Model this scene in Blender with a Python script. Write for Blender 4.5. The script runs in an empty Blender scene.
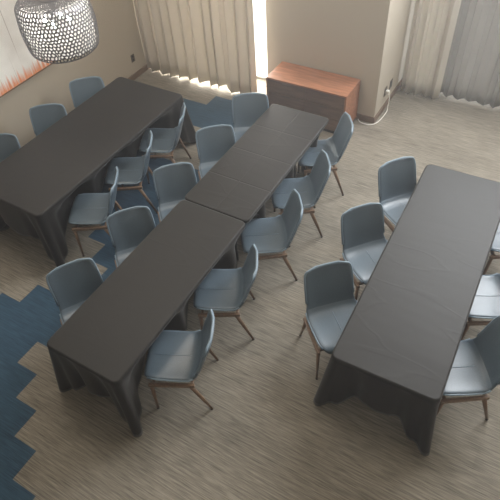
import bpy, bmesh, math, random
from mathutils import Vector, Matrix, noise as mnoise
C = bpy.context.scene.collection
S = bpy.context.scene
R = math.radians
# ------------------------------------------------------------------ camera
cam_d = bpy.data.cameras.new('camera'); cam_d.sensor_width = 36; cam_d.lens = 38.197
cam_d.clip_start = .05
cam = bpy.data.objects.new('camera', cam_d); C.objects.link(cam)
cam.location = (2.78957, -1.07693, 4.3576)
cam.rotation_euler = (.738101, .0544326, .5261944)
S.camera = cam
# ------------------------------------------------------------------ world, light, exposure
w = bpy.data.worlds.new('sky'); S.world = w; w.use_nodes = True
bg = w.node_tree.nodes['Background']; bg.inputs[0].default_value = (.93, .97, 1, 1); bg.inputs[1].default_value = 3.0
def area(name, loc, rot, sx, sy, power, col=(1, 1, 1)):
    d = bpy.data.lights.new(name, 'AREA'); d.shape = 'RECTANGLE'; d.size = sx; d.size_y = sy; d.energy = power; d.color = col
    o = bpy.data.objects.new(name, d); C.objects.link(o); o.location = loc; o.rotation_euler = rot
    return o
area('clerestory_daylight', (3.2, 6.12, 4.25), (R(-68), 0, 0), 3.4, 2.7, 400, (.96, .98, 1))
area('left_window_daylight', (-1.85, 5.62, 1.5), (R(-90), 0, 0), 1.9, 2.9, 430, (1, .95, .86))
area('pier_fill_light', (.4, 2.8, 5.9), (R(34), 0, 0), 3.5, 1.6, 44, (1, .94, .87))  # unseen fill added to brighten the pier wall
area('ceiling_downlight', (-1.5, 2.3, 5.9), (0, R(-8), 0), 1.2, 2.4, 78, (1, .91, .80))
S.view_settings.view_transform = 'Standard'; S.view_settings.look = 'None'
S.view_settings.exposure = .38; S.view_settings.gamma = 1; S.view_settings.use_curve_mapping = False

# ------------------------------------------------------------------ materials
def srgb(r, g, b):
    f = lambda c: (c/255/12.92) if c/255 <= .04045 else ((c/255+.055)/1.055)**2.4
    return (f(r), f(g), f(b), 1)
def mat(name, col, rough=.6, metal=0, bump=0, scale=60, stretch=(1, 1, 1), var=0, spec=.5, sheen=0):
    m = bpy.data.materials.new(name); m.use_nodes = True
    n = m.node_tree.nodes; l = m.node_tree.links; b = n['Principled BSDF']
    b.inputs['Base Color'].default_value = col; b.inputs['Roughness'].default_value = rough
    b.inputs['Metallic'].default_value = metal; b.inputs['Specular IOR Level'].default_value = spec
    if sheen: b.inputs['Sheen Weight'].default_value = sheen; b.inputs['Sheen Roughness'].default_value = .5
    if bump or var:
        tc = n.new('ShaderNodeTexCoord'); mp = n.new('ShaderNodeMapping'); mp.inputs['Scale'].default_value = stretch
        t = n.new('ShaderNodeTexNoise'); t.inputs['Scale'].default_value = scale; t.inputs['Detail'].default_value = 4
        l.new(tc.outputs['Object'], mp.inputs[0]); l.new(mp.outputs[0], t.inputs['Vector'])
        if bump:
            bp = n.new('ShaderNodeBump'); bp.inputs['Strength'].default_value = bump; bp.inputs['Distance'].default_value = .01
            l.new(t.outputs['Fac'], bp.inputs['Height']); l.new(bp.outputs[0], b.inputs['Normal'])
        if var:
            r = n.new('ShaderNodeValToRGB'); e = r.color_ramp.elements
            e[0].position = .3; e[1].position = .7
            e[0].color = tuple(c*(1-var) for c in col[:3])+(1,); e[1].color = tuple(min(1, c*(1+var)) for c in col[:3])+(1,)
            l.new(t.outputs['Fac'], r.inputs[0]); l.new(r.outputs[0], b.inputs['Base Color'])
    return m
def carpet(name, dark, light):
    m = bpy.data.materials.new(name); m.use_nodes = True
    n = m.node_tree.nodes; l = m.node_tree.links; b = n['Principled BSDF']
    b.inputs['Roughness'].default_value = .85; b.inputs['Specular IOR Level'].default_value = .35
    tc = n.new('ShaderNodeTexCoord')
    def ns(sc, st, det=3):
        mp = n.new('ShaderNodeMapping'); mp.inputs['Scale'].default_value = st
        t = n.new('ShaderNodeTexNoise'); t.inputs['Scale'].default_value = sc; t.inputs['Detail'].default_value = det
        l.new(tc.outputs['Object'], mp.inputs[0]); l.new(mp.outputs[0], t.inputs['Vector']); return t.outputs['Fac']
    a = ns(1, (3.5, 80, 1)); c = ns(1, (8, 210, 1)); g = ns(1, (.8, 1.6, 1))
    def ma(op, x, y):
        k = n.new('ShaderNodeMath'); k.operation = op
        for i, v in enumerate((x, y)):
            if isinstance(v, (int, float)): k.inputs[i].default_value = v
            else: l.new(v, k.inputs[i])
        return k.outputs[0]
    # plank-to-plank variation
    br = n.new('ShaderNodeTexBrick'); br.offset = .5
    br.inputs['Scale'].default_value = 1; br.inputs['Brick Width'].default_value = 1.064; br.inputs['Row Height'].default_value = .266
    br.inputs['Mortar Size'].default_value = 0
    br.inputs['Color1'].default_value = (.42, .42, .42, 1); br.inputs['Color2'].default_value = (.58, .58, .58, 1)
    mp = n.new('ShaderNodeMapping'); mp.inputs['Location'].default_value = (.395, .05, 0)
    l.new(tc.outputs['Object'], mp.inputs[0]); l.new(mp.outputs[0], br.inputs['Vector'])
    s = ma('ADD', ma('MULTIPLY', a, .45), ma('MULTIPLY', c, .4))
    s = ma('ADD', s, ma('MULTIPLY', br.outputs['Color'], .22)); s = ma('ADD', s, ma('MULTIPLY', g, .12))
    r = n.new('ShaderNodeValToRGB'); e = r.color_ramp.elements
    e[0].position = .41; e[1].position = .79; e[0].color = dark; e[1].color = light
    l.new(s, r.inputs[0]); l.new(r.outputs[0], b.inputs['Base Color'])
    bp = n.new('ShaderNodeBump'); bp.inputs['Strength'].default_value = .35; bp.inputs['Distance'].default_value = .004
    l.new(c, bp.inputs['Height']); l.new(bp.outputs[0], b.inputs['Normal'])
    return m
M = {}
M['tan'] = carpet('tan_carpet', srgb(66, 62, 55), srgb(162, 154, 140))
M['blue'] = carpet('blue_carpet', srgb(26, 46, 64), srgb(64, 94, 115))
M['wall'] = mat('beige_wallpaper', srgb(180, 171, 156), .75, bump=.15, scale=160)
M['ceil'] = mat('ceiling_paint', srgb(225, 220, 210), .8)
M['base'] = mat('brown_baseboard', srgb(118, 98, 82), .5)
M['frame'] = mat('window_aluminium', srgb(150, 148, 144), .4, .5)
M['vinyl'] = mat('blue_grey_vinyl', srgb(86, 100, 111), .32, bump=.12, scale=90, var=.06)
M['pipe'] = mat('blue_grey_piping', srgb(112, 130, 144), .35)
M['wood'] = mat('walnut_leg_wood', srgb(118, 94, 74), .4, bump=.05, scale=12, stretch=(6, 6, 1), var=.22)
M['cap'] = mat('black_glide', srgb(30, 30, 30), .5)
M['dwood'] = mat('reddish_walnut_veneer', srgb(152, 104, 78), .36, bump=.03, scale=3, stretch=(1.2, 9, 9), var=.28)
M['dfront'] = mat('shaded_walnut_front', srgb(106, 84, 70), .45, scale=3, stretch=(1.2, 9, 9), var=.2)  # backlit shade of the drawer fronts put into the colour
M['dark'] = mat('dark_recess', srgb(24, 20, 18), .7)
M['tabletop'] = mat('laminate_table', srgb(120, 112, 100), .5)
M['steel'] = mat('table_leg_steel', srgb(90, 92, 95), .35, .8)
M['stone'] = mat('bright_ground_stone', srgb(215, 210, 200), .8)
M['white'] = mat('white_plastic', srgb(232, 230, 224), .4)
M['plate'] = mat('brown_plate', srgb(84, 74, 64), .4)
M['silver'] = mat('brushed_silver', srgb(118, 118, 122), .4, .6)
M['canvas_edge'] = mat('canvas_edge', srgb(120, 96, 74), .7)
def cloth_mat(name, folds):
    m = mat(name, srgb(29, 27, 25), .52, spec=.30, sheen=.11)
    n = m.node_tree.nodes; l = m.node_tree.links; b = n['Principled BSDF']
    tc = n.new('ShaderNodeTexCoord')
    t = n.new('ShaderNodeTexNoise'); t.inputs['Scale'].default_value = 220; t.inputs['Detail'].default_value = 2
    l.new(tc.outputs['Object'], t.inputs['Vector'])
    big = n.new('ShaderNodeTexNoise'); big.inputs['Scale'].default_value = 1.6; big.inputs['Detail'].default_value = 2
    mp = n.new('ShaderNodeMapping'); mp.inputs['Rotation'].default_value = (0, 0, .5); mp.inputs['Scale'].default_value = (.6, 3, 1)
    l.new(tc.outputs['Object'], mp.inputs[0]); l.new(mp.outputs[0], big.inputs['Vector'])
    b1 = n.new('ShaderNodeBump'); b1.inputs['Strength'].default_value = .12; b1.inputs['Distance'].default_value = .002
    b2 = n.new('ShaderNodeBump'); b2.inputs['Strength'].default_value = .15; b2.inputs['Distance'].default_value = .02
    l.new(t.outputs['Fac'], b1.inputs['Height']); l.new(big.outputs['Fac'], b2.inputs['Height'])
    l.new(b1.outputs[0], b2.inputs['Normal']); last = b2
    # a few long wandering creases
    wn = n.new('ShaderNodeTexNoise'); wn.inputs['Scale'].default_value = 1.1; wn.inputs['Detail'].default_value = 1.5
    wm = n.new('ShaderNodeMapping'); wm.inputs['Rotation'].default_value = (0, 0, .45); wm.inputs['Scale'].default_value = (.7, 3.2, 1)
    l.new(tc.outputs['Object'], wm.inputs[0]); l.new(wm.outputs[0], wn.inputs['Vector'])
    wr = n.new('ShaderNodeValToRGB'); e = wr.color_ramp.elements; e[0].position = .535; e[0].color = (0, 0, 0, 1); e[1].position = .575; e[1].color = (0, 0, 0, 1)
    q = e.new(.555); q.color = (1, 1, 1, 1); wr.color_ramp.interpolation = 'EASE'
    l.new(wn.outputs['Fac'], wr.inputs[0])
    b4 = n.new('ShaderNodeBump'); b4.inputs['Strength'].default_value = .09; b4.inputs['Distance'].default_value = .006
    l.new(wr.outputs[0], b4.inputs['Height']); l.new(last.outputs[0], b4.inputs['Normal']); last = b4
    if folds:   # pressed fold creases
        xs, ys = folds
        sep = n.new('ShaderNodeSeparateXYZ'); l.new(tc.outputs['Object'], sep.inputs[0])
        acc = None
        for ax, vals in (('X', xs), ('Y', ys)):
            for v in vals:
                d = n.new('ShaderNodeMath'); d.operation = 'SUBTRACT'; d.inputs[1].default_value = v; l.new(sep.outputs[ax], d.inputs[0])
                a = n.new('ShaderNodeMath'); a.operation = 'ABSOLUTE'; l.new(d.outputs[0], a.inputs[0])
                mr = n.new('ShaderNodeMapRange'); mr.inputs['From Max'].default_value = .012; mr.inputs['To Min'].default_value = 1; mr.inputs['To Max'].default_value = 0
                mr.interpolation_type = 'SMOOTHSTEP'; l.new(a.outputs[0], mr.inputs[0])
                if acc is None: acc = mr.outputs[0]
                else:
                    q = n.new('ShaderNodeMath'); q.operation = 'MAXIMUM'; l.new(acc, q.inputs[0]); l.new(mr.outputs[0], q.inputs[1]); acc = q.outputs[0]
        b3 = n.new('ShaderNodeBump'); b3.inputs['Strength'].default_value = .4; b3.inputs['Distance'].default_value = .006; b3.invert = True
        l.new(acc, b3.inputs['Height']); l.new(last.outputs[0], b3.inputs['Normal']); last = b3
    l.new(last.outputs[0], b.inputs['Normal'])
    return m
def drape_mat(name, col, trans, thin=0):
    m = bpy.data.materials.new(name); m.use_nodes = True
    n = m.node_tree.nodes; l = m.node_tree.links
    for x in list(n):
        if x.type == 'BSDF_PRINCIPLED': n.remove(x)
    out = n['Material Output']
    d = n.new('ShaderNodeBsdfDiffuse'); d.inputs[0].default_value = col
    t = n.new('ShaderNodeBsdfTranslucent'); t.inputs[0].default_value = col
    mx = n.new('ShaderNodeMixShader'); mx.inputs[0].default_value = trans
    l.new(d.outputs[0], mx.inputs[1]); l.new(t.outputs[0], mx.inputs[2]); last = mx
    if thin:
        tr = n.new('ShaderNodeBsdfTransparent'); m2 = n.new('ShaderNodeMixShader'); m2.inputs[0].default_value = thin
        l.new(last.outputs[0], m2.inputs[1]); l.new(tr.outputs[0], m2.inputs[2]); last = m2
    l.new(last.outputs[0], out.inputs[0]); return m
M['drape'] = drape_mat('beige_curtain_fabric', srgb(204, 198, 188), .16)
M['drape2'] = drape_mat('pale_curtain_fabric', srgb(238, 234, 226), .36)
M['sheer'] = drape_mat('grey_sheer_fabric', srgb(180, 177, 172), .5)
def glass():
    m = bpy.data.materials.new('window_glass'); m.use_nodes = True
    n = m.node_tree.nodes; l = m.node_tree.links
    g = n.new('ShaderNodeBsdfGlossy'); g.inputs['Roughness'].default_value = .02
    tr = n.new('ShaderNodeBsdfTransparent'); mx = n.new('ShaderNodeMixShader'); mx.inputs[0].default_value = .06
    l.new(tr.outputs[0], mx.inputs[1]); l.new(g.outputs[0], mx.inputs[2]); l.new(mx.outputs[0], n['Material Output'].inputs[0]); return m
M['liner'] = drape_mat('white_lamp_liner', srgb(236, 236, 234), .5, .25)
M['glass'] = glass()
def emit(name, col, s):
    m = bpy.data.materials.new(name); m.use_nodes = True; b = m.node_tree.nodes['Principled BSDF']
    b.inputs['Base Color'].default_value = (*col[:3], 1); b.inputs['Emission Color'].default_value = (*col[:3], 1); b.inputs['Emission Strength'].default_value = s; return m
M['bulb'] = emit('lit_bulb', (1, .95, .88), 150)
def painting():
    m = bpy.data.materials.new('streaked_painting'); m.use_nodes = True
    n = m.node_tree.nodes; l = m.node_tree.links; b = n['Principled BSDF']; b.inputs['Roughness'].default_value = .5
    tc = n.new('ShaderNodeTexCoord')
    def ns(sc, st, det=3):
        mp = n.new('ShaderNodeMapping'); mp.inputs['Scale'].default_value = st
        t = n.new('ShaderNodeTexNoise'); t.inputs['Scale'].default_value = sc; t.inputs['Detail'].default_value = det
        l.new(tc.outputs['Object'], mp.inputs[0]); l.new(mp.outputs[0], t.inputs['Vector']); return t.outputs['Fac']
    def ramp(src, *st):
        r = n.new('ShaderNodeValToRGB'); e = r.color_ramp.elements
        e[0].position, e[0].color = st[0]; e[1].position, e[1].color = st[-1]
        for p_, c_ in st[1:-1]: q = e.new(p_); q.color = c_
        l.new(src, r.inputs[0]); return r.outputs[0]
    def mix(f, a, c):
        x = n.new('ShaderNodeMix'); x.data_type = 'RGBA'; l.new(f, x.inputs[0])
        for i, v in ((6, a), (7, c)):
            if isinstance(v, tuple): x.inputs[i].default_value = v
            else: l.new(v, x.inputs[i])
        return x.outputs[2]
    g = ramp(ns(1.8, (1, 1, 1)), (.35, srgb(222, 219, 214)), (.65, srgb(250, 249, 246)))
    streak = ns(1, (1, 30, .5), 4)
    lines = ramp(ns(1, (1, 22, .22), 1), (.0, (0, 0, 0, 1)), (.655, (0, 0, 0, 1)), (.67, (.75, .75, .75, 1)), (.685, (0, 0, 0, 1)), (1, (0, 0, 0, 1)))
    col = mix(lines, g, srgb(120, 96, 84))
    # orange strokes rising out of the lower edge
    sep = n.new('ShaderNodeSeparateXYZ'); l.new(tc.outputs['Object'], sep.inputs[0])
    h = n.new('ShaderNodeMapRange'); h.inputs['From Min'].default_value = 0; h.inputs['From Max'].default_value = .26; h.inputs['To Min'].default_value = .52; h.inputs['To Max'].default_value = -.05
    l.new(sep.outputs['Z'], h.inputs[0])
    ad = n.new('ShaderNodeMath'); ad.operation = 'ADD'; l.new(h.outputs[0], ad.inputs[0]); l.new(streak, ad.inputs[1])
    o = ramp(ad.outputs[0], (.72, (0, 0, 0, 1)), (1.0, (1, 1, 1, 1)))
    col = mix(o, col, srgb(226, 146, 104))
    l.new(col, b.inputs['Base Color']); return m
M['paint'] = painting()

# ------------------------------------------------------------------ mesh helpers
def obj(name, bm, m, parent=None, smooth=False, bevel=0, seg=2):
    me = bpy.data.meshes.new(name); bmesh.ops.recalc_face_normals(bm, faces=bm.faces); bm.to_mesh(me); bm.free()
    o = bpy.data.objects.new(name, me); C.objects.link(o)
    for k in (m if isinstance(m, (list, tuple)) else [m]): me.materials.append(k)
    if smooth:
        for p in me.polygons: p.use_smooth = True
    if bevel:
        b = o.modifiers.new('b', 'BEVEL'); b.width = bevel; b.segments = seg; b.limit_method = 'ANGLE'
    if parent is not None: o.parent = parent
    return o
def box(bm, x0, x1, y0, y1, z0, z1):
    v = [bm.verts.new((x, y, z)) for x in (x0, x1) for y in (y0, y1) for z in (z0, z1)]
    for f in ((0, 1, 3, 2), (4, 6, 7, 5), (0, 4, 5, 1), (2, 3, 7, 6), (0, 2, 6, 4), (1, 5, 7, 3)): bm.faces.new([v[i] for i in f])
def mkbox(name, dims, m, parent=None, bevel=0):
    bm = bmesh.new(); box(bm, *dims); return obj(name, bm, m, parent, bevel=bevel)
def taper(bm, a, b, ra, rb, n=10, flat=1.0):
    a, b = Vector(a), Vector(b); d = (b-a).normalized()
    u = d.cross(Vector((0, 1, 0))).normalized(); v = d.cross(u)
    rings = []
    for p, r in ((a, ra), (b, rb)):
        rings.append([bm.verts.new(p+u*math.cos(t)*r+v*math.sin(t)*r*flat) for t in [2*math.pi*i/n for i in range(n)]])
    for i in range(n): bm.faces.new((rings[0][i], rings[0][(i+1) % n], rings[1][(i+1) % n], rings[1][i]))
    bm.faces.new(rings[0]); bm.faces.new(rings[1])
def tube(bm, pts, r, n=8, closed=False):
    pts = [Vector(p) for p in pts]; k = len(pts); rings = []; up = Vector((0, 0, 1))
    for i, p in enumerate(pts):
        a = pts[(i-1) % k] if closed or i else p; b = pts[(i+1) % k] if closed or i < k-1 else p
        d = (b-a).normalized(); u = d.cross(up)
        if u.length < .05: u = d.cross(Vector((1, 0, 0)))
        u.normalize(); v = d.cross(u)
        if rings and u.dot(pu) < 0: u = -u; v = -v
        pu = u
        rings.append([bm.verts.new(p+u*math.cos(t)*r+v*math.sin(t)*r) for t in [2*math.pi*j/n for j in range(n)]])
    for i in range(k if closed else k-1):
        A, B = rings[i], rings[(i+1) % k]
        for j in range(n): bm.faces.new((A[j], A[(j+1) % n], B[(j+1) % n], B[j]))
    if not closed: bm.faces.new(rings[0]); bm.faces.new(rings[-1])
def struct(name, bm, m): o = obj(name, bm, m); o['kind'] = 'structure'; return o
def sbox(name, dims, m): o = mkbox(name, dims, m); o['kind'] = 'structure'; return o
def tag(o, label, cat, group=None):
    o['label'] = label; o['category'] = cat
    if group: o['group'] = group
    return o
def thing(name, label, cat, loc=(0, 0, 0), rz=0, group=None):
    o = bpy.data.objects.new(name, None); C.objects.link(o); o.location = loc; o.rotation_euler = (0, 0, rz); o.empty_display_size = .2
    return tag(o, label, cat, group)
def copy_tree(o, parent=None):
    c = o.copy(); C.objects.link(c)
    if parent is not None: c.parent = parent
    for ch in list(o.children): copy_tree(ch, c)
    return c

# ------------------------------------------------------------------ room
XL, XR, YB, YF, ZC = -2.93, 5.6, -4.2, 6.3, 6.3
PX0, PX1, PY = -.745, .92, 5.09            # the wall pier between the two windows
WY = 5.42                                   # left window wall
px, py, x00, y00 = .266, .266, .135, -.05
bm = bmesh.new(); blue = []
xs = [x00+px*i for i in range(-12, 22)]; ys = [y00+py*j for j in range(-16, 25)]
xs[0] = XL; ys[0] = YB; xs[-1] = XR; ys[-1] = YF
V = [[bm.verts.new((x, y, 0)) for y in ys] for x in xs]
def is_blue(i, j):      # i: column right of x=.135, j: row above y=-.05
    if i >= 0: return j < 0 and i <= -4-j
    if j <= 0 and i <= -4-j: return True
    if 0 <= j <= 2 and i <= -4 and j <= i+7: return True
    if -3 <= i and 1 <= j <= 11: return True
    if 5 <= j <= 11 and i >= max(-7, 1-j): return True
    if 12 <= j <= 14: return i >= -2
    if j in (15, 16): return i >= -8
    return j == 17 and i >= -6
for i in range(len(xs)-1):
    for j in range(len(ys)-1):
        if xs[i] < -.9 and ys[j] > 5.4: continue        # outside, past the left window
        f = bm.faces.new((V[i][j], V[i+1][j], V[i+1][j+1], V[i][j+1]))
        f.material_index = 1 if is_blue(i-12, j-16) else 0
struct('floor', bm, [M['tan'], M['blue']])
sbox('added_bright_ground', (-9, -.745, 5.45, 14, -.06, -.01), M['stone'])  # pale ground added outside to keep the window gap white
sbox('ceiling', (XL-.1, XR+.1, YB-.1, YF+.1, ZC, ZC+.1), M['ceil'])
sbox('wall_left', (XL-.12, XL, YB, WY, 0, ZC), M['wall'])
sbox('wall_right', (XR, XR+.12, YB, YF, 0, ZC), M['wall'])
sbox('wall_rear', (XL-.12, XR+.12, YB-.12, YB, 0, ZC), M['wall'])
# pier
sbox('wall_pier', (PX0, PX1, PY, YF+.12, 0, ZC), M['wall'])
# left window wall, opening x -2.75..PX0, z .06..3.2
bm = bmesh.new()
box(bm, XL-.12, -2.60, WY, WY+.12, 0, ZC); box(bm, -2.60, PX0, WY, WY+.12, 3.2, ZC)
struct('wall_back_left', bm, M['wall'])
# right window wall: low window behind the sheer and a clerestory above
bm = bmesh.new()
box(bm, PX1, 1.15, YF, YF+.12, 0, ZC); box(bm, 5.2, XR+.12, YF, YF+.12, 0, ZC)
box(bm, 1.15, 5.2, YF, YF+.12, 2.45, 2.8); box(bm, 1.15, 5.2, YF, YF+.12, 5.65, ZC); box(bm, 1.15, 5.2, YF, YF+.12, 0, .05)
struct('wall_back_right', bm, M['wall'])
def window(name, x0, x1, y, z0, z1, nx):
    bm = bmesh.new(); t = .045
    box(bm, x0, x1, y, y+.05, z0, z0+t); box(bm, x0, x1, y, y+.05, z1-t, z1)
    for k in range(nx+1):
        x = x0+(x1-x0-t)*k/nx; box(bm, x, x+t, y, y+.05, z0, z1)
    o = struct(name, bm, M['frame'])
    for k in range(nx):
        a = x0+(x1-x0-t)*k/nx+t; b = x0+(x1-x0-t)*(k+1)/nx
        mkbox('pane', (a, b, y+.02, y+.026, z0+t, z1-t), M['glass'], o)
window('window_1', -2.60, PX0, WY+.03, .0, 3.2, 2)
window('window_2', 1.15, 5.2, YF+.03, .05, 2.45, 4)
window('window_3', 1.15, 5.2, YF+.03, 2.8, 5.65, 4)
sbox('baseboard_left', (XL, XL+.014, YB, WY, 0, .09), M['base'])
sbox('baseboard_pier', (PX0, PX1+.014, PY-.014, PY, 0, .09), M['base'])
sbox('baseboard_alcove', (PX1, PX1+.014, PY, YF, 0, .09), M['base'])

# room-filling scatter volume, added to stand in for veiling lens glare
def veil_mat(d):
    m = bpy.data.materials.new('glare_veil_volume'); m.use_nodes = True
    n = m.node_tree.nodes; l = m.node_tree.links
    for x in list(n):
        if x.type == 'BSDF_PRINCIPLED': n.remove(x)
    v = n.new('ShaderNodeVolumeScatter'); v.inputs['Color'].default_value = (.96, .97, 1, 1); v.inputs['Density'].default_value = d; v.inputs['Anisotropy'].default_value = .45
    l.new(v.outputs[0], n['Material Output'].inputs['Volume']); return m
hz = mkbox('glare_veil', (XL-.06, XR+.06, YB-.06, YF+.14, -.04, ZC+.05), veil_mat(.0135)); hz['kind'] = 'structure'

# ------------------------------------------------------------------ curtains
def curtain(name, x0, x1, y, z0, z1, m, label, cat, waves, amp, seed, hemvar=.0, group=None, gap=(0, 1)):
    rnd = random.Random(seed); n = int(waves*14); bm = bmesh.new(); rows = 14; cols = []
    ph = [rnd.uniform(-.5, .5) for _ in range(40)]
    for i in range(n+1):
        u = i/n; t = u*waves*2*math.pi; k = mnoise.noise(Vector((u*waves*.7, seed, 0)))
        t += 2.2*k; col = []
        for j in range(rows+1):
            v = j/rows; z = z0+(z1-z0)*v
            a = amp*(1+.55*mnoise.noise(Vector((u*waves*.45, seed+3, v*.6))))
            yy = y+a*math.sin(t)+.012*mnoise.noise(Vector((u*waves*1.5, seed+7, v*2)))
            xx = x0+(x1-x0)*u+amp*.45*math.sin(2*t)*(.8+.2*k)
            if j == 0:
                e = min(1, max(0, (u-gap[0])/.06))*min(1, max(0, (gap[1]-u)/.06)) if gap != (0, 1) else 1
                z += hemvar*(.1+.9*e)*max(0, .45+.30*math.sin(t+1.2)+.9*mnoise.noise(Vector((u*waves*.8, seed+11, 0))))
            col.append(bm.verts.new((xx, yy, z)))
        cols.append(col)
    for i in range(n):
        for j in range(rows): bm.faces.new((cols[i][j], cols[i+1][j], cols[i+1][j+1], cols[i][j+1]))
    o = obj(name, bm, m, smooth=True)
    s = o.modifiers.new('s', 'SOLIDIFY'); s.thickness = .003; s.offset = 0
    tag(o, label, cat, group); return o
curtain('curtain', -2.925, -.86, 4.93, .012, 3.3, M['drape'], 'wide beige pleated curtain hanging behind the long table by the picture wall', 'curtain', 11, .055, 4, .07, gap=(.28, .82))
curtain('curtain', .98, 1.52, 6.02, .012, 3.0, M['drape2'], 'narrow beige curtain panel gathered beside the wall pier at the right', 'curtain', 4.0, .055, 9, .01)
curtain('sheer_curtain', 1.36, 4.9, 6.13, .02, 2.6, M['sheer'], 'grey sheer curtain with light showing under its hem at the top right', 'curtain', 22, .035, 15, .035)

# ------------------------------------------------------------------ picture, outlets, cable
pic = thing('wall_picture', 'large pale abstract painting with orange strokes along its lower edge', 'picture', (XL, -.3, 1.0))
bm = bmesh.new(); box(bm, .002, .035, 0, 3.5, 0, 1.5); obj('canvas', bm, M['paint'], pic)
bm = bmesh.new()
for d in ((.001, .045, -.012, 0, -.012, 1.512), (.001, .045, 3.5, 3.512, -.012, 1.512), (.001, .045, 0, 3.5, -.012, 0), (.001, .045, 0, 3.5, 1.5, 1.512)): box(bm, *d)
obj('picture_frame', bm, M['canvas_edge'], pic)
ot = thing('wall_outlet', 'dark outlet plate low on the left wall beside the wide curtain', 'outlet', (XL, 4.66, .33))
mkbox('cover_plate', (0.0005, .008, -.04, .04, -.06, .06), M['plate'], ot, .003)
bm = bmesh.new(); box(bm, .0082, .010, -.015, .015, .01, .04); box(bm, .0082, .010, -.015, .015, -.04, -.01); obj('socket', bm, M['dark'], ot)
for y, lab in ((5.44, 'dark outlet on the pier side with the white plug in it'), (5.66, 'dark outlet plate on the pier side, without a plug, nearer the curtain')):
    ot = thing('wall_outlet', lab, 'outlet', (PX1, y, .30))
    mkbox('cover_plate', (0.0005, .008, -.045, .045, -.065, .065), M['plate'], ot, .003)
    bm = bmesh.new(); box(bm, .0082, .010, -.015, .015, .01, .04); box(bm, .0082, .010, -.015, .015, -.04, -.01); obj('socket', bm, M['dark'], ot)
cb = thing('power_cord', 'white power cord running from the pier outlet to the wooden sideboard', 'cord', (0, 0, 0))
pts = [(PX1+.055, 5.44, .285), (PX1+.075, 5.44, .20), (PX1+.07, 5.43, .08), (PX1+.075, 5.40, .022), (.985, 5.25, .008), (.96, 5.10, .008), (.89, 5.02, .008), (.80, 5.01, .008), (.74, 5.03, .008), (.70, 5.072, .012)]
sm = []
for i in range(len(pts)-1):
    P0, P1, P2, P3 = [Vector(pts[max(0, min(len(pts)-1, i+k))]) for k in (-1, 0, 1, 2)]
    for q in range(5):
        t = q/5; sm.append(.5*((2*P1)+(P2-P0)*t+(2*P0-5*P1+4*P2-P3)*t*t+(3*P1-P0-3*P2+P3)*t**3))
sm.append(Vector(pts[-1]))
bm = bmesh.new(); tube(bm, sm, .0065); obj('cable', bm, M['white'], cb, True)
mkbox('plug', (PX1+.010, PX1+.06, 5.415, 5.465, .265, .325), M['white'], cb, .008)

# ------------------------------------------------------------------ sideboard
sd = thing('sideboard', 'low reddish wooden sideboard against the wall between the curtains', 'sideboard', (.092, 4.835, 0))
X, Y, H = .585, .235, .62
mkbox('top', (-X, X, -Y, Y, H-.022, H), M['dwood'], sd, .003)
for s in (-1, 1): mkbox('side_panel', (min(s*X, s*(X-.022)), max(s*X, s*(X-.022)), -Y, Y, .05, H-.0225), M['dwood'], sd, .002)
mkbox('back_panel', (-X+.023, X-.023, Y-.012, Y, .06, H-.023), M['dwood'], sd)
mkbox('plinth', (-X+.03, X-.03, -Y+.03, Y-.03, 0, .05), M['dark'], sd)
bm = bmesh.new(); box(bm, -X+.0225, X-.0225, -Y+.02, Y-.0125, .0505, H-.0235); obj('carcass', bm, M['dark'], sd)
for k in range(2):
    for r in range(3):
        a = -X+.027+k*(X-.025); b = a+X-.029; z0 = .058+r*.182
        d = mkbox('drawer', (a, b, -Y+.002, -Y+.0195, z0, z0+.174), M['dfront'], sd, .002)
        mkbox('drawer_pull', ((a+b)/2-.06, (a+b)/2+.06, -Y-.006, -Y+.0018, z0+.148, z0+.156), M['plate'], d, .001)

# ------------------------------------------------------------------ chairs
PROF = [(0.252, 0.44), (0.262, 0.462), (0.235, 0.48), (0.16, 0.476), (0.06, 0.468), (-0.04, 0.46), (-0.12, 0.462), (-0.175, 0.478), (-0.2084, 0.5119), (-0.2324, 0.5649), (-0.2562, 0.6381), (-0.2808, 0.7159), (-0.3047, 0.7928), (-0.3187, 0.8294), (-0.3279, 0.8568), (-0.3333, 0.8742), (-0.3355, 0.8824)]
HW = [0.165, 0.197, 0.222, 0.235, 0.238, 0.239, 0.238, 0.236, 0.2242, 0.2185, 0.2166, 0.2166, 0.2137, 0.2099, 0.2023, 0.189, 0.1691]
NP = len(PROF)-1
def shell(i0, i1, thick, nu=12):
    bm = bmesh.new(); g = []
    for i in range(i0, i1+1):
        x, z = PROF[i]; hw = HW[i]; row = []
        j = max(0, min(len(PROF)-1, i)); a = PROF[max(0, i-1)]; b = PROF[min(len(PROF)-1, i+1)]
        d = Vector((b[0]-a[0], 0, b[1]-a[1])).normalized(); nrm = Vector((d.z, 0, -d.x))
        if nrm.z < 0 and i < 7: nrm = -nrm
        if nrm.x < 0 and i >= 7: nrm = -nrm
        lift = .014 if 2 <= i <= 6 else (.03 if 7 <= i <= 9 else (.028 if i > 9 else .0))
        for k in range(nu+1):
            u = -1+2*k/nu; p = Vector((x, u*hw, z))+nrm*lift*abs(u)**3
            if i >= 13: p.z -= .010*abs(u)**2.5
            if i <= 2: p.x -= .012*abs(u)**3
            row.append(bm.verts.new(p))
        g.append(row)
    for a in range(len(g)-1):
        for k in range(nu): bm.faces.new((g[a][k], g[a][k+1], g[a+1][k+1], g[a+1][k]))
    return bm
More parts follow.
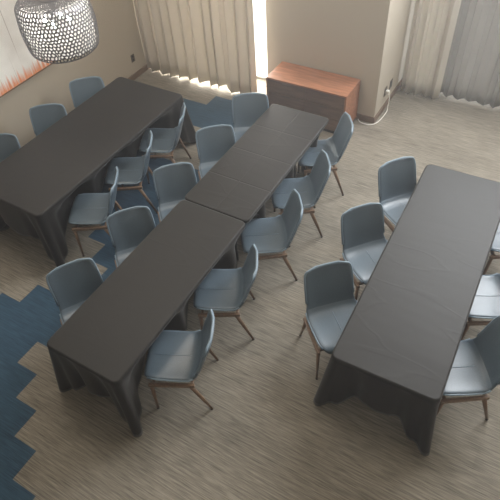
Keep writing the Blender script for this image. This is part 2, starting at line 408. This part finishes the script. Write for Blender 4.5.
def edge_pts(i0, i1, off=0):
    def P(i, s):
        x, z = PROF[i]; l = .014 if 2 <= i <= 6 else (.03 if 7 <= i <= 9 else (.028 if i > 9 else 0))
        a = PROF[max(0, i-1)]; b = PROF[min(len(PROF)-1, i+1)]
        d = Vector((b[0]-a[0], 0, b[1]-a[1])).normalized(); nrm = Vector((d.z, 0, -d.x))
        if nrm.z < 0 and i < 7: nrm = -nrm
        if nrm.x < 0 and i >= 7: nrm = -nrm
        p = Vector((x, s*HW[i], z))+nrm*l
        if i >= 13: p.z -= .010
        if i <= 2: p.x -= .012
        return p
    return [P(i, -1) for i in range(i0, i1+1)], [P(i, 1) for i in range(i0, i1+1)]
def make_chair():
    t = thing('dining_chair', '', 'chair')
    def part(name, i0, i1, thick):
        o = obj(name, shell(i0, i1, thick), M['vinyl'], t, True)
        s = o.modifiers.new('s', 'SOLIDIFY'); s.thickness = thick; s.offset = -1 if False else 0
        q = o.modifiers.new('q', 'SUBSURF'); q.levels = 1; q.render_levels = 2
        return o
    seat = part('seat', 0, 8, .034); back = part('backrest', 7, NP, .028)
    a, b = edge_pts(9, NP)
    top = [Vector((PROF[NP][0]+.002, u*HW[NP], PROF[NP][1]+.004-.010*abs(u)**2.5)) for u in (-.6, -.2, .2, .6)]
    bm = bmesh.new(); tube(bm, a+top+b[::-1], .0105, 8); obj('piping', bm, M['pipe'], back, True)
    a, b = edge_pts(2, 7); 
    for side in (a, b):
        bm = bmesh.new(); tube(bm, side, .008, 6); obj('piping', bm, M['pipe'], seat, True)
    bm = bmesh.new(); tube(bm, [(.225, 0, .4975), (.16, 0, .4945), (.06, 0, .4865), (-.04, 0, .4785), (-.12, 0, .480)], .0028, 6); obj('seam', bm, M['pipe'], seat, True)
    # wooden frame
    for s in (-1, 1):
        bm = bmesh.new(); y = s*.247
        box(bm, -.165, .220, y-.014, y+.014, .402, .436); obj('side_rail', bm, M['wood'], t, bevel=.004)
        bm = bmesh.new(); taper(bm, (.198, s*.246, .415), (.215, s*.250, .012), .019, .012, 10, .8)
        lg = obj('leg', bm, M['wood'], t, True); bm = bmesh.new(); taper(bm, (.2149, s*.2499, .012), (.2152, s*.2501, 0), .0125, .0125); obj('glide', bm, M['cap'], lg)
        bm = bmesh.new(); taper(bm, (-.125, s*.246, .42), (-.262, s*.243, .012), .021, .012, 10, .8)
        lg = obj('leg', bm, M['wood'], t, True); bm = bmesh.new(); taper(bm, (-.262, s*.243, .012), (-.2625, s*.2431, 0), .0125, .0125); obj('glide', bm, M['cap'], lg)
    for x in (-.14, .18): mkbox('cross_rail', (x-.012, x+.012, -.2325, .2325, .405, .434), M['wood'], t, .003)
    return t
G1, G2, G3, G4, G5, G6 = ('chairs on the window side of the middle tables', 'chairs on the far side of the middle tables', 'chairs on the far side of the right table', 'chairs on the near side of the left table', 'chairs along the picture wall', 'chairs on the near side of the right table')
MR = 'blue-grey chair on the right side of the middle tables, '
ML = 'blue-grey chair on the left side of the middle tables, '
RL = 'blue-grey chair left of the right table, '
LR = 'blue-grey chair facing the right side of the left table, '
KL = 'blue-grey chair between the left table and picture wall, '
RR = 'blue-grey chair right of the right table, '
CH = [
 (.896, .552, 207, MR+'nearest the camera', G1), (.856, 1.329, 209, MR+'second from the camera', G1),
 (0.885, 2.133, 216, MR+'beside the joint between tables', G1), (0.856, 2.829, 215, MR+'fourth from the near end', G1),
 (0.787, 3.585, 214, MR+'nearest the sideboard', G1),
 (1.941, 1.486, -45, RL+'nearest the camera', G3), (1.937, 2.305, -41, RL+'the middle of the three', G3),
 (2.001, 3.117, -38, RL+'nearest the sheer curtain', G3),
 (-.038, .496, -32, ML+'nearest the camera', G2), (-.040, 1.255, -40, ML+'second from the camera', G2),
 (-.068, 1.995, -45, ML+'just before the table joint', G2), (-.057, 2.759, -48, ML+'second from the curtain end', G2),
 (-.075, 3.49, -58, ML+'nearest the curtain', G2),
 (-.985, 1.625, 212, LR+'nearest the camera', G4), (-1.055, 2.31, 212, LR+'the middle of the three', G4), (-1.06, 2.96, 208, LR+'nearest the curtain', G4),
 (-2.267, 1.507, -54, KL+'cut off by the photo edge', G5), (-2.191, 2.230, -52, KL+'the middle of the three', G5), (-2.161, 2.942, -47, KL+'nearest the curtain', G5),
 (2.974, 1.545, 214, RR+'nearest the camera', G6), (2.985, 2.36, 209, RR+'the middle of the three', G6), (2.985, 3.22, 207, RR+'only its seat edge showing', G6),
]
proto = make_chair()
for i, (x, y, a, lab, g) in enumerate(CH):
    o = proto if i == 0 else copy_tree(proto)
    o.location = (x, y, 0); o.rotation_euler = (0, 0, R(a)); o['label'] = lab; o['group'] = g

# ------------------------------------------------------------------ tables and cloths
def make_table(x, y, a, W, L, label):
    t = thing('banquet_table', label, 'table', (x, y, 0), a, 'folding tables under the black cloths')
    bm = bmesh.new(); rc = .055; g = .008; ring = []
    for cx, cy, a0 in ((rc, rc, math.pi), (W-rc, rc, -math.pi/2), (W-rc, L-rc, 0), (rc, L-rc, math.pi/2)):
        for k in range(9):
            q = a0+math.pi/2*k/8; ring.append((cx+(rc-g)*math.cos(q), cy+(rc-g)*math.sin(q)))
    lo = [bm.verts.new((p[0], p[1], .705)) for p in ring]; hi = [bm.verts.new((p[0], p[1], .735)) for p in ring]
    bm.faces.new(lo); bm.faces.new(hi)
    for k in range(len(ring)): bm.faces.new((lo[k], lo[(k+1) % len(ring)], hi[(k+1) % len(ring)], hi[k]))
    obj('tabletop', bm, M['tabletop'], t, bevel=.004)
    for yy in (.35, L-.35):
        for xx in (W/2-.1, W/2+.1):
            bm = bmesh.new(); taper(bm, (xx, yy, .705), (xx, yy, 0), .014, .014); obj('leg', bm, M['steel'], t, True)
        bm = bmesh.new(); tube(bm, [(W/2-.1, yy, .3), (W/2+.1, yy, .3)], .009); obj('brace', bm, M['steel'], t, True)
def make_cloth(x, y, a, W, L, m, label, seed, ends=(1, 1), hem=.30, rad=.055):
    # perimeter samples, object space: x 0..W, y 0..L
    rnd = random.Random(seed); H = .752
    per = []; step = .02
    def arc(cx, cy, a0):
        for k in range(9):
            t = a0+math.pi/2*k/8; per.append((Vector((cx+rad*math.cos(t), cy+rad*math.sin(t))), Vector((math.cos(t), math.sin(t)))))
    def seg(p, q, nn):
        p, q = Vector(p), Vector(q); k = int((q-p).length/step)
        for i in range(1, k): per.append((p+(q-p)*i/k, Vector(nn)))
    arc(rad, rad, math.pi); seg((rad, 0), (W-rad, 0), (0, -1)); arc(W-rad, rad, -math.pi/2)
    seg((W, rad), (W, L-rad), (1, 0)); arc(W-rad, L-rad, 0); seg((W-rad, L), (rad, L), (0, 1)); arc(rad, L-rad, math.pi/2)
    seg((0, L-rad), (0, rad), (-1, 0))
    n = len(per); corners = [Vector((0, 0)), Vector((W, 0)), Vector((W, L)), Vector((0, L))]
    ca, sa = math.cos(a), math.sin(a)
    # how far chairs tuck the skirt in
    push = [0]*n
    for i, (p, nn) in enumerate(per):
        for (cx, cy, cd, *_) in CH:
            th = R(cd); fx, fy = math.cos(th), math.sin(th)
            if abs(cx-x-p.x) > 2.5: continue
            k = 0.0
            while k < W*.42:
                q = p-nn*k; wx = x+q.x*ca-q.y*sa; wy = y+q.x*sa+q.y*ca
                lx = (wx-cx)*fx+(wy-cy)*fy; ly = -(wx-cx)*fy+(wy-cy)*fx
                if abs(ly) < .30 and -.38 < lx < .325: k += .01
                else: break
            push[i] = max(push[i], k)
    for _ in range(1): push = [max(push[(i+d) % n] for d in range(-2, 3)) for i in range(n)]
    for _ in range(3): push = [sum(push[(i+d) % n] for d in range(-2, 3))/5 for i in range(n)]
    rows = 16; bm = bmesh.new(); loops = []
    inner = []
    arcs = 0; s_acc = 0; prev = None; ss = []
    for p, nn in per:
        if prev is not None: s_acc += (p-prev).length
        prev = p; ss.append(s_acc)
    loops.append([bm.verts.new((p.x-nn.x*.012, p.y-nn.y*.012, H)) for p, nn in per])
    loops.append([bm.verts.new((p.x-nn.x*.003, p.y-nn.y*.003, H-.003)) for p, nn in per])
    loops.append([bm.verts.new((p.x+nn.x*.002, p.y+nn.y*.002, H-.012)) for p, nn in per])
    for r in range(1, rows+1):
        v = r/rows; lp = []
        for i, (p, nn) in enumerate(per):
            dc, ci = min(((p-c).length, k) for k, c in enumerate(corners))
            cdir = (corners[ci]-Vector((W/2, L/2))); cdir = Vector((math.copysign(.75, cdir.x), math.copysign(.66, cdir.y)))
            cn = math.exp(-(dc/.17)**2)
            isend = abs(nn.y) > .7; e_ok = ends[0] if p.y < L/2 else ends[1]
            cn_e = cn*(1 if e_ok else .15)
            hz = hem+.05*mnoise.noise(Vector((ss[i]*2.2, seed*1.7, 0)))+.025*math.sin(ss[i]*13+seed)
            if not e_ok and isend: hz = max(hz, .4)
            drop = (H-hz)+(hz-.035)*(1 if e_ok else .3)*min(1, 1.32*max(0, 1-dc/.34))
            z = H-.012-(drop-.012)*v
            out = .012*v+.018*v*math.sin(ss[i]*15+seed*2+1.5*mnoise.noise(Vector((ss[i]*2, seed, 1))))*(.5+.7*abs(mnoise.noise(Vector((ss[i]*1.3, seed+5, 0)))))*(1-.5*cn)
            if not e_ok and isend: out = .004*v
            tuck = push[i]; k = min(1, max(0, (H-.03-z)/(H-.03-.545))); k = k*k*(3-2*k)
            q = p+nn*out*(1-min(1, tuck*8)*.9)-nn*tuck*k
            # cone of spare cloth at each corner, pinched by a fold on either side
            q = q+cdir*cn_e*.115*v*(1-min(1, tuck*5))
            pin = math.exp(-((dc-.235)/.06)**2)*(1 if e_ok else 0)
            q = q-nn*pin*.075*v**.8*(1-min(1, tuck*5))
            pp = math.exp(-((dc-.10)/.035)**2)*(1 if e_ok else 0); q = q-nn*pp*.05*v*(1-min(1, tuck*5))
            lp.append(bm.verts.new((q.x, q.y, max(.012, z))))
        loops.append(lp)
    for A, B in zip(loops, loops[1:]):
        for i in range(n): bm.faces.new((A[i], A[(i+1) % n], B[(i+1) % n], B[i]))
    # top: two inner rings then cap
    mid = [bm.verts.new((rad+.01+(p.x-rad-.01)*.0+max(min(p.x, W-.06), .06)-rad-.01, max(min(p.y, L-.06), .06), H)) for p, nn in per] if False else None
    bm.faces.new(loops[0])
    o = obj('tablecloth', bm, m); 
    for pl in o.data.polygons: pl.use_smooth = len(pl.vertices) < 10
    s = o.modifiers.new('s', 'SOLIDIFY'); s.thickness = .003; s.offset = 1
    o.location = (x, y, 0); o.rotation_euler = (0, 0, a)
    tag(o, label, 'tablecloth', 'black tablecloths'); return o
T = [
 (0, 0, 0, .76, 1.960, ([], []), 'black tablecloth on the near table of the middle row', 1, (1, 0), 'table under the near black cloth of the middle row'),
 (0, 1.972, 0, .76, 1.925, ([.38], [.48, .96, 1.44]), 'creased black tablecloth on the far middle table beside the sideboard', 2, (0, 1), 'table under the creased black cloth nearest the sideboard'),
 (-2.2187, 1.090, -.01386, 1.062, 2.502, ([], []), 'wide black tablecloth on the left table below the perforated lamp', 3, (1, 1), 'table under the wide black cloth below the perforated lamp'),
 (2.0796, .988, .02596, .837, 2.603, ([], []), 'long black tablecloth on the right table reaching the photo edge', 4, (1, 1), 'table under the long black cloth at the right'),
]
for (x, y, a, W, L, f, lab, sd_, ends, tl) in T:
    make_table(x, y, a, W, L, tl)
    make_cloth(x, y, a, W, L, cloth_mat('black_cloth', f if f[0] or f[1] else None), lab, sd_, ends)

# ------------------------------------------------------------------ perforated drum pendant
LX, LY, LZ = -1.60, 2.42, 1.81
lamp = thing('pendant_lamp', 'silver drum pendant lamp with many punched holes, hanging over the left table', 'lamp', (LX, LY, LZ))
rnd = random.Random(5)
def jit(): return rnd.uniform(-.4, .4)
def lattice(prof, NA, NR, thick):       # a punched metal skin: jittered cells, each with a hole
    def samp(t):
        t *= len(prof)-1; i = min(int(t), len(prof)-2); f = t-i; a, b = prof[i], prof[i+1]
        return a[0]+(b[0]-a[0])*f, a[1]+(b[1]-a[1])*f
    P = [[(r+jit(), k+.5*(r % 2)+jit()) for k in range(NA)] for r in range(NR+1)]
    def pt(r, k):
        a, b = P[r][k % NA]; return a, b+NA*(k//NA)
    def surf(a, b):
        rad_, z = samp(min(1, max(0, a/NR))); th = 2*math.pi*b/NA; return (rad_*math.cos(th), rad_*math.sin(th), z)
    bm = bmesh.new(); U, D = {}, {}
    for r in range(NR):
        for k in range(NA):
            if r % 2 == 0: tu = (pt(r, k), pt(r, k+1), pt(r+1, k)); td = (pt(r, k), pt(r+1, k-1), pt(r+1, k))
            else: tu = (pt(r, k), pt(r, k+1), pt(r+1, k+1)); td = (pt(r, k), pt(r+1, k), pt(r+1, k+1))
            for dct, t in ((U, tu), (D, td)):
                a = sum(q[0] for q in t)/3; b = sum(q[1] for q in t)/3
                if r == 0: a = max(0, a-.5)
                if r == NR-1: a += .5
                dct[r, k] = bm.verts.new(surf(a, b))
    cells = []
    for r in range(1, NR):
        for k in range(NA):
            m1, p1 = (k-1) % NA, (k+1) % NA
            if (r-1) % 2 == 0: low = [D[r-1, p1], U[r-1, k], D[r-1, k]]
            else: low = [D[r-1, k], U[r-1, m1], D[r-1, m1]]
            cells.append(bm.faces.new([U[r, m1], D[r, k], U[r, k]]+low))
    bm.normal_update()
    bmesh.ops.inset_individual(bm, faces=cells, thickness=thick, depth=0)
    bmesh.ops.delete(bm, geom=cells, context='FACES')
    return bm
RL_ = .362
prof = [(.30, .0), (.325, .008), (.347, .028), (.358, .065)]+[(RL_+.012*math.sin(math.pi*(k/11)), .065+.36*(k+1)/12) for k in range(12)]+[(.358, .455), (.346, .487), (.322, .505)]
tprof = [(.322, .505), (.28, .512), (.24, .515), (.20, .516), (.15, .517), (.10, .517)]
for nm, pr_, na, nr, th in (('lamp_shade', prof, 64, 16, .0072), ('shade_top', tprof, 56, 9, .0062)):
    sh = obj(nm, lattice(pr_, na, nr, th), M['silver'], lamp)
    q = sh.modifiers.new('q', 'SUBSURF'); q.levels = 1; q.render_levels = 1
    s = sh.modifiers.new('s', 'SOLIDIFY'); s.thickness = .003
bm = bmesh.new(); tube(bm, [(.302*math.cos(2*math.pi*k/64), .302*math.sin(2*math.pi*k/64), 0) for k in range(64)], .005, 6, True); obj('shade_rim', bm, M['silver'], lamp, True)
bm = bmesh.new(); taper(bm, (0, 0, .520), (0, 0, .512), .115, .115, 32); taper(bm, (0, 0, .60), (0, 0, .36), .025, .025, 16); obj('spider', bm, M['silver'], lamp)
bm = bmesh.new(); bmesh.ops.create_cone(bm, cap_ends=False, segments=64, radius1=.325, radius2=.338, depth=.36, matrix=Matrix.Translation((0, 0, .225)))
obj('diffuser', bm, M['liner'], lamp, True)
bm = bmesh.new(); taper(bm, (0, 0, .60), (0, 0, ZC-LZ-.04), .005, .005); obj('cord', bm, M['cap'], lamp)
bm = bmesh.new(); taper(bm, (0, 0, ZC-LZ-.04), (0, 0, ZC-LZ-.001), .07, .07, 24); obj('canopy', bm, M['silver'], lamp)
for k in range(4):
    t = 2*math.pi*k/4+.5; bx_, by_ = .12*math.cos(t), .12*math.sin(t)
    bm = bmesh.new(); tube(bm, [(0, 0, .39), (bx_*.8, by_*.8, .37), (bx_, by_, .345)], .01, 8); sk = obj('socket_arm', bm, M['silver'], lamp, True)
    bm = bmesh.new(); bmesh.ops.create_icosphere(bm, subdivisions=3, radius=.020, matrix=Matrix.Translation((bx_, by_, .30)) @ Matrix.Diagonal((1, 1, 1.25, 1))); obj('bulb', bm, M['bulb'], lamp, True)
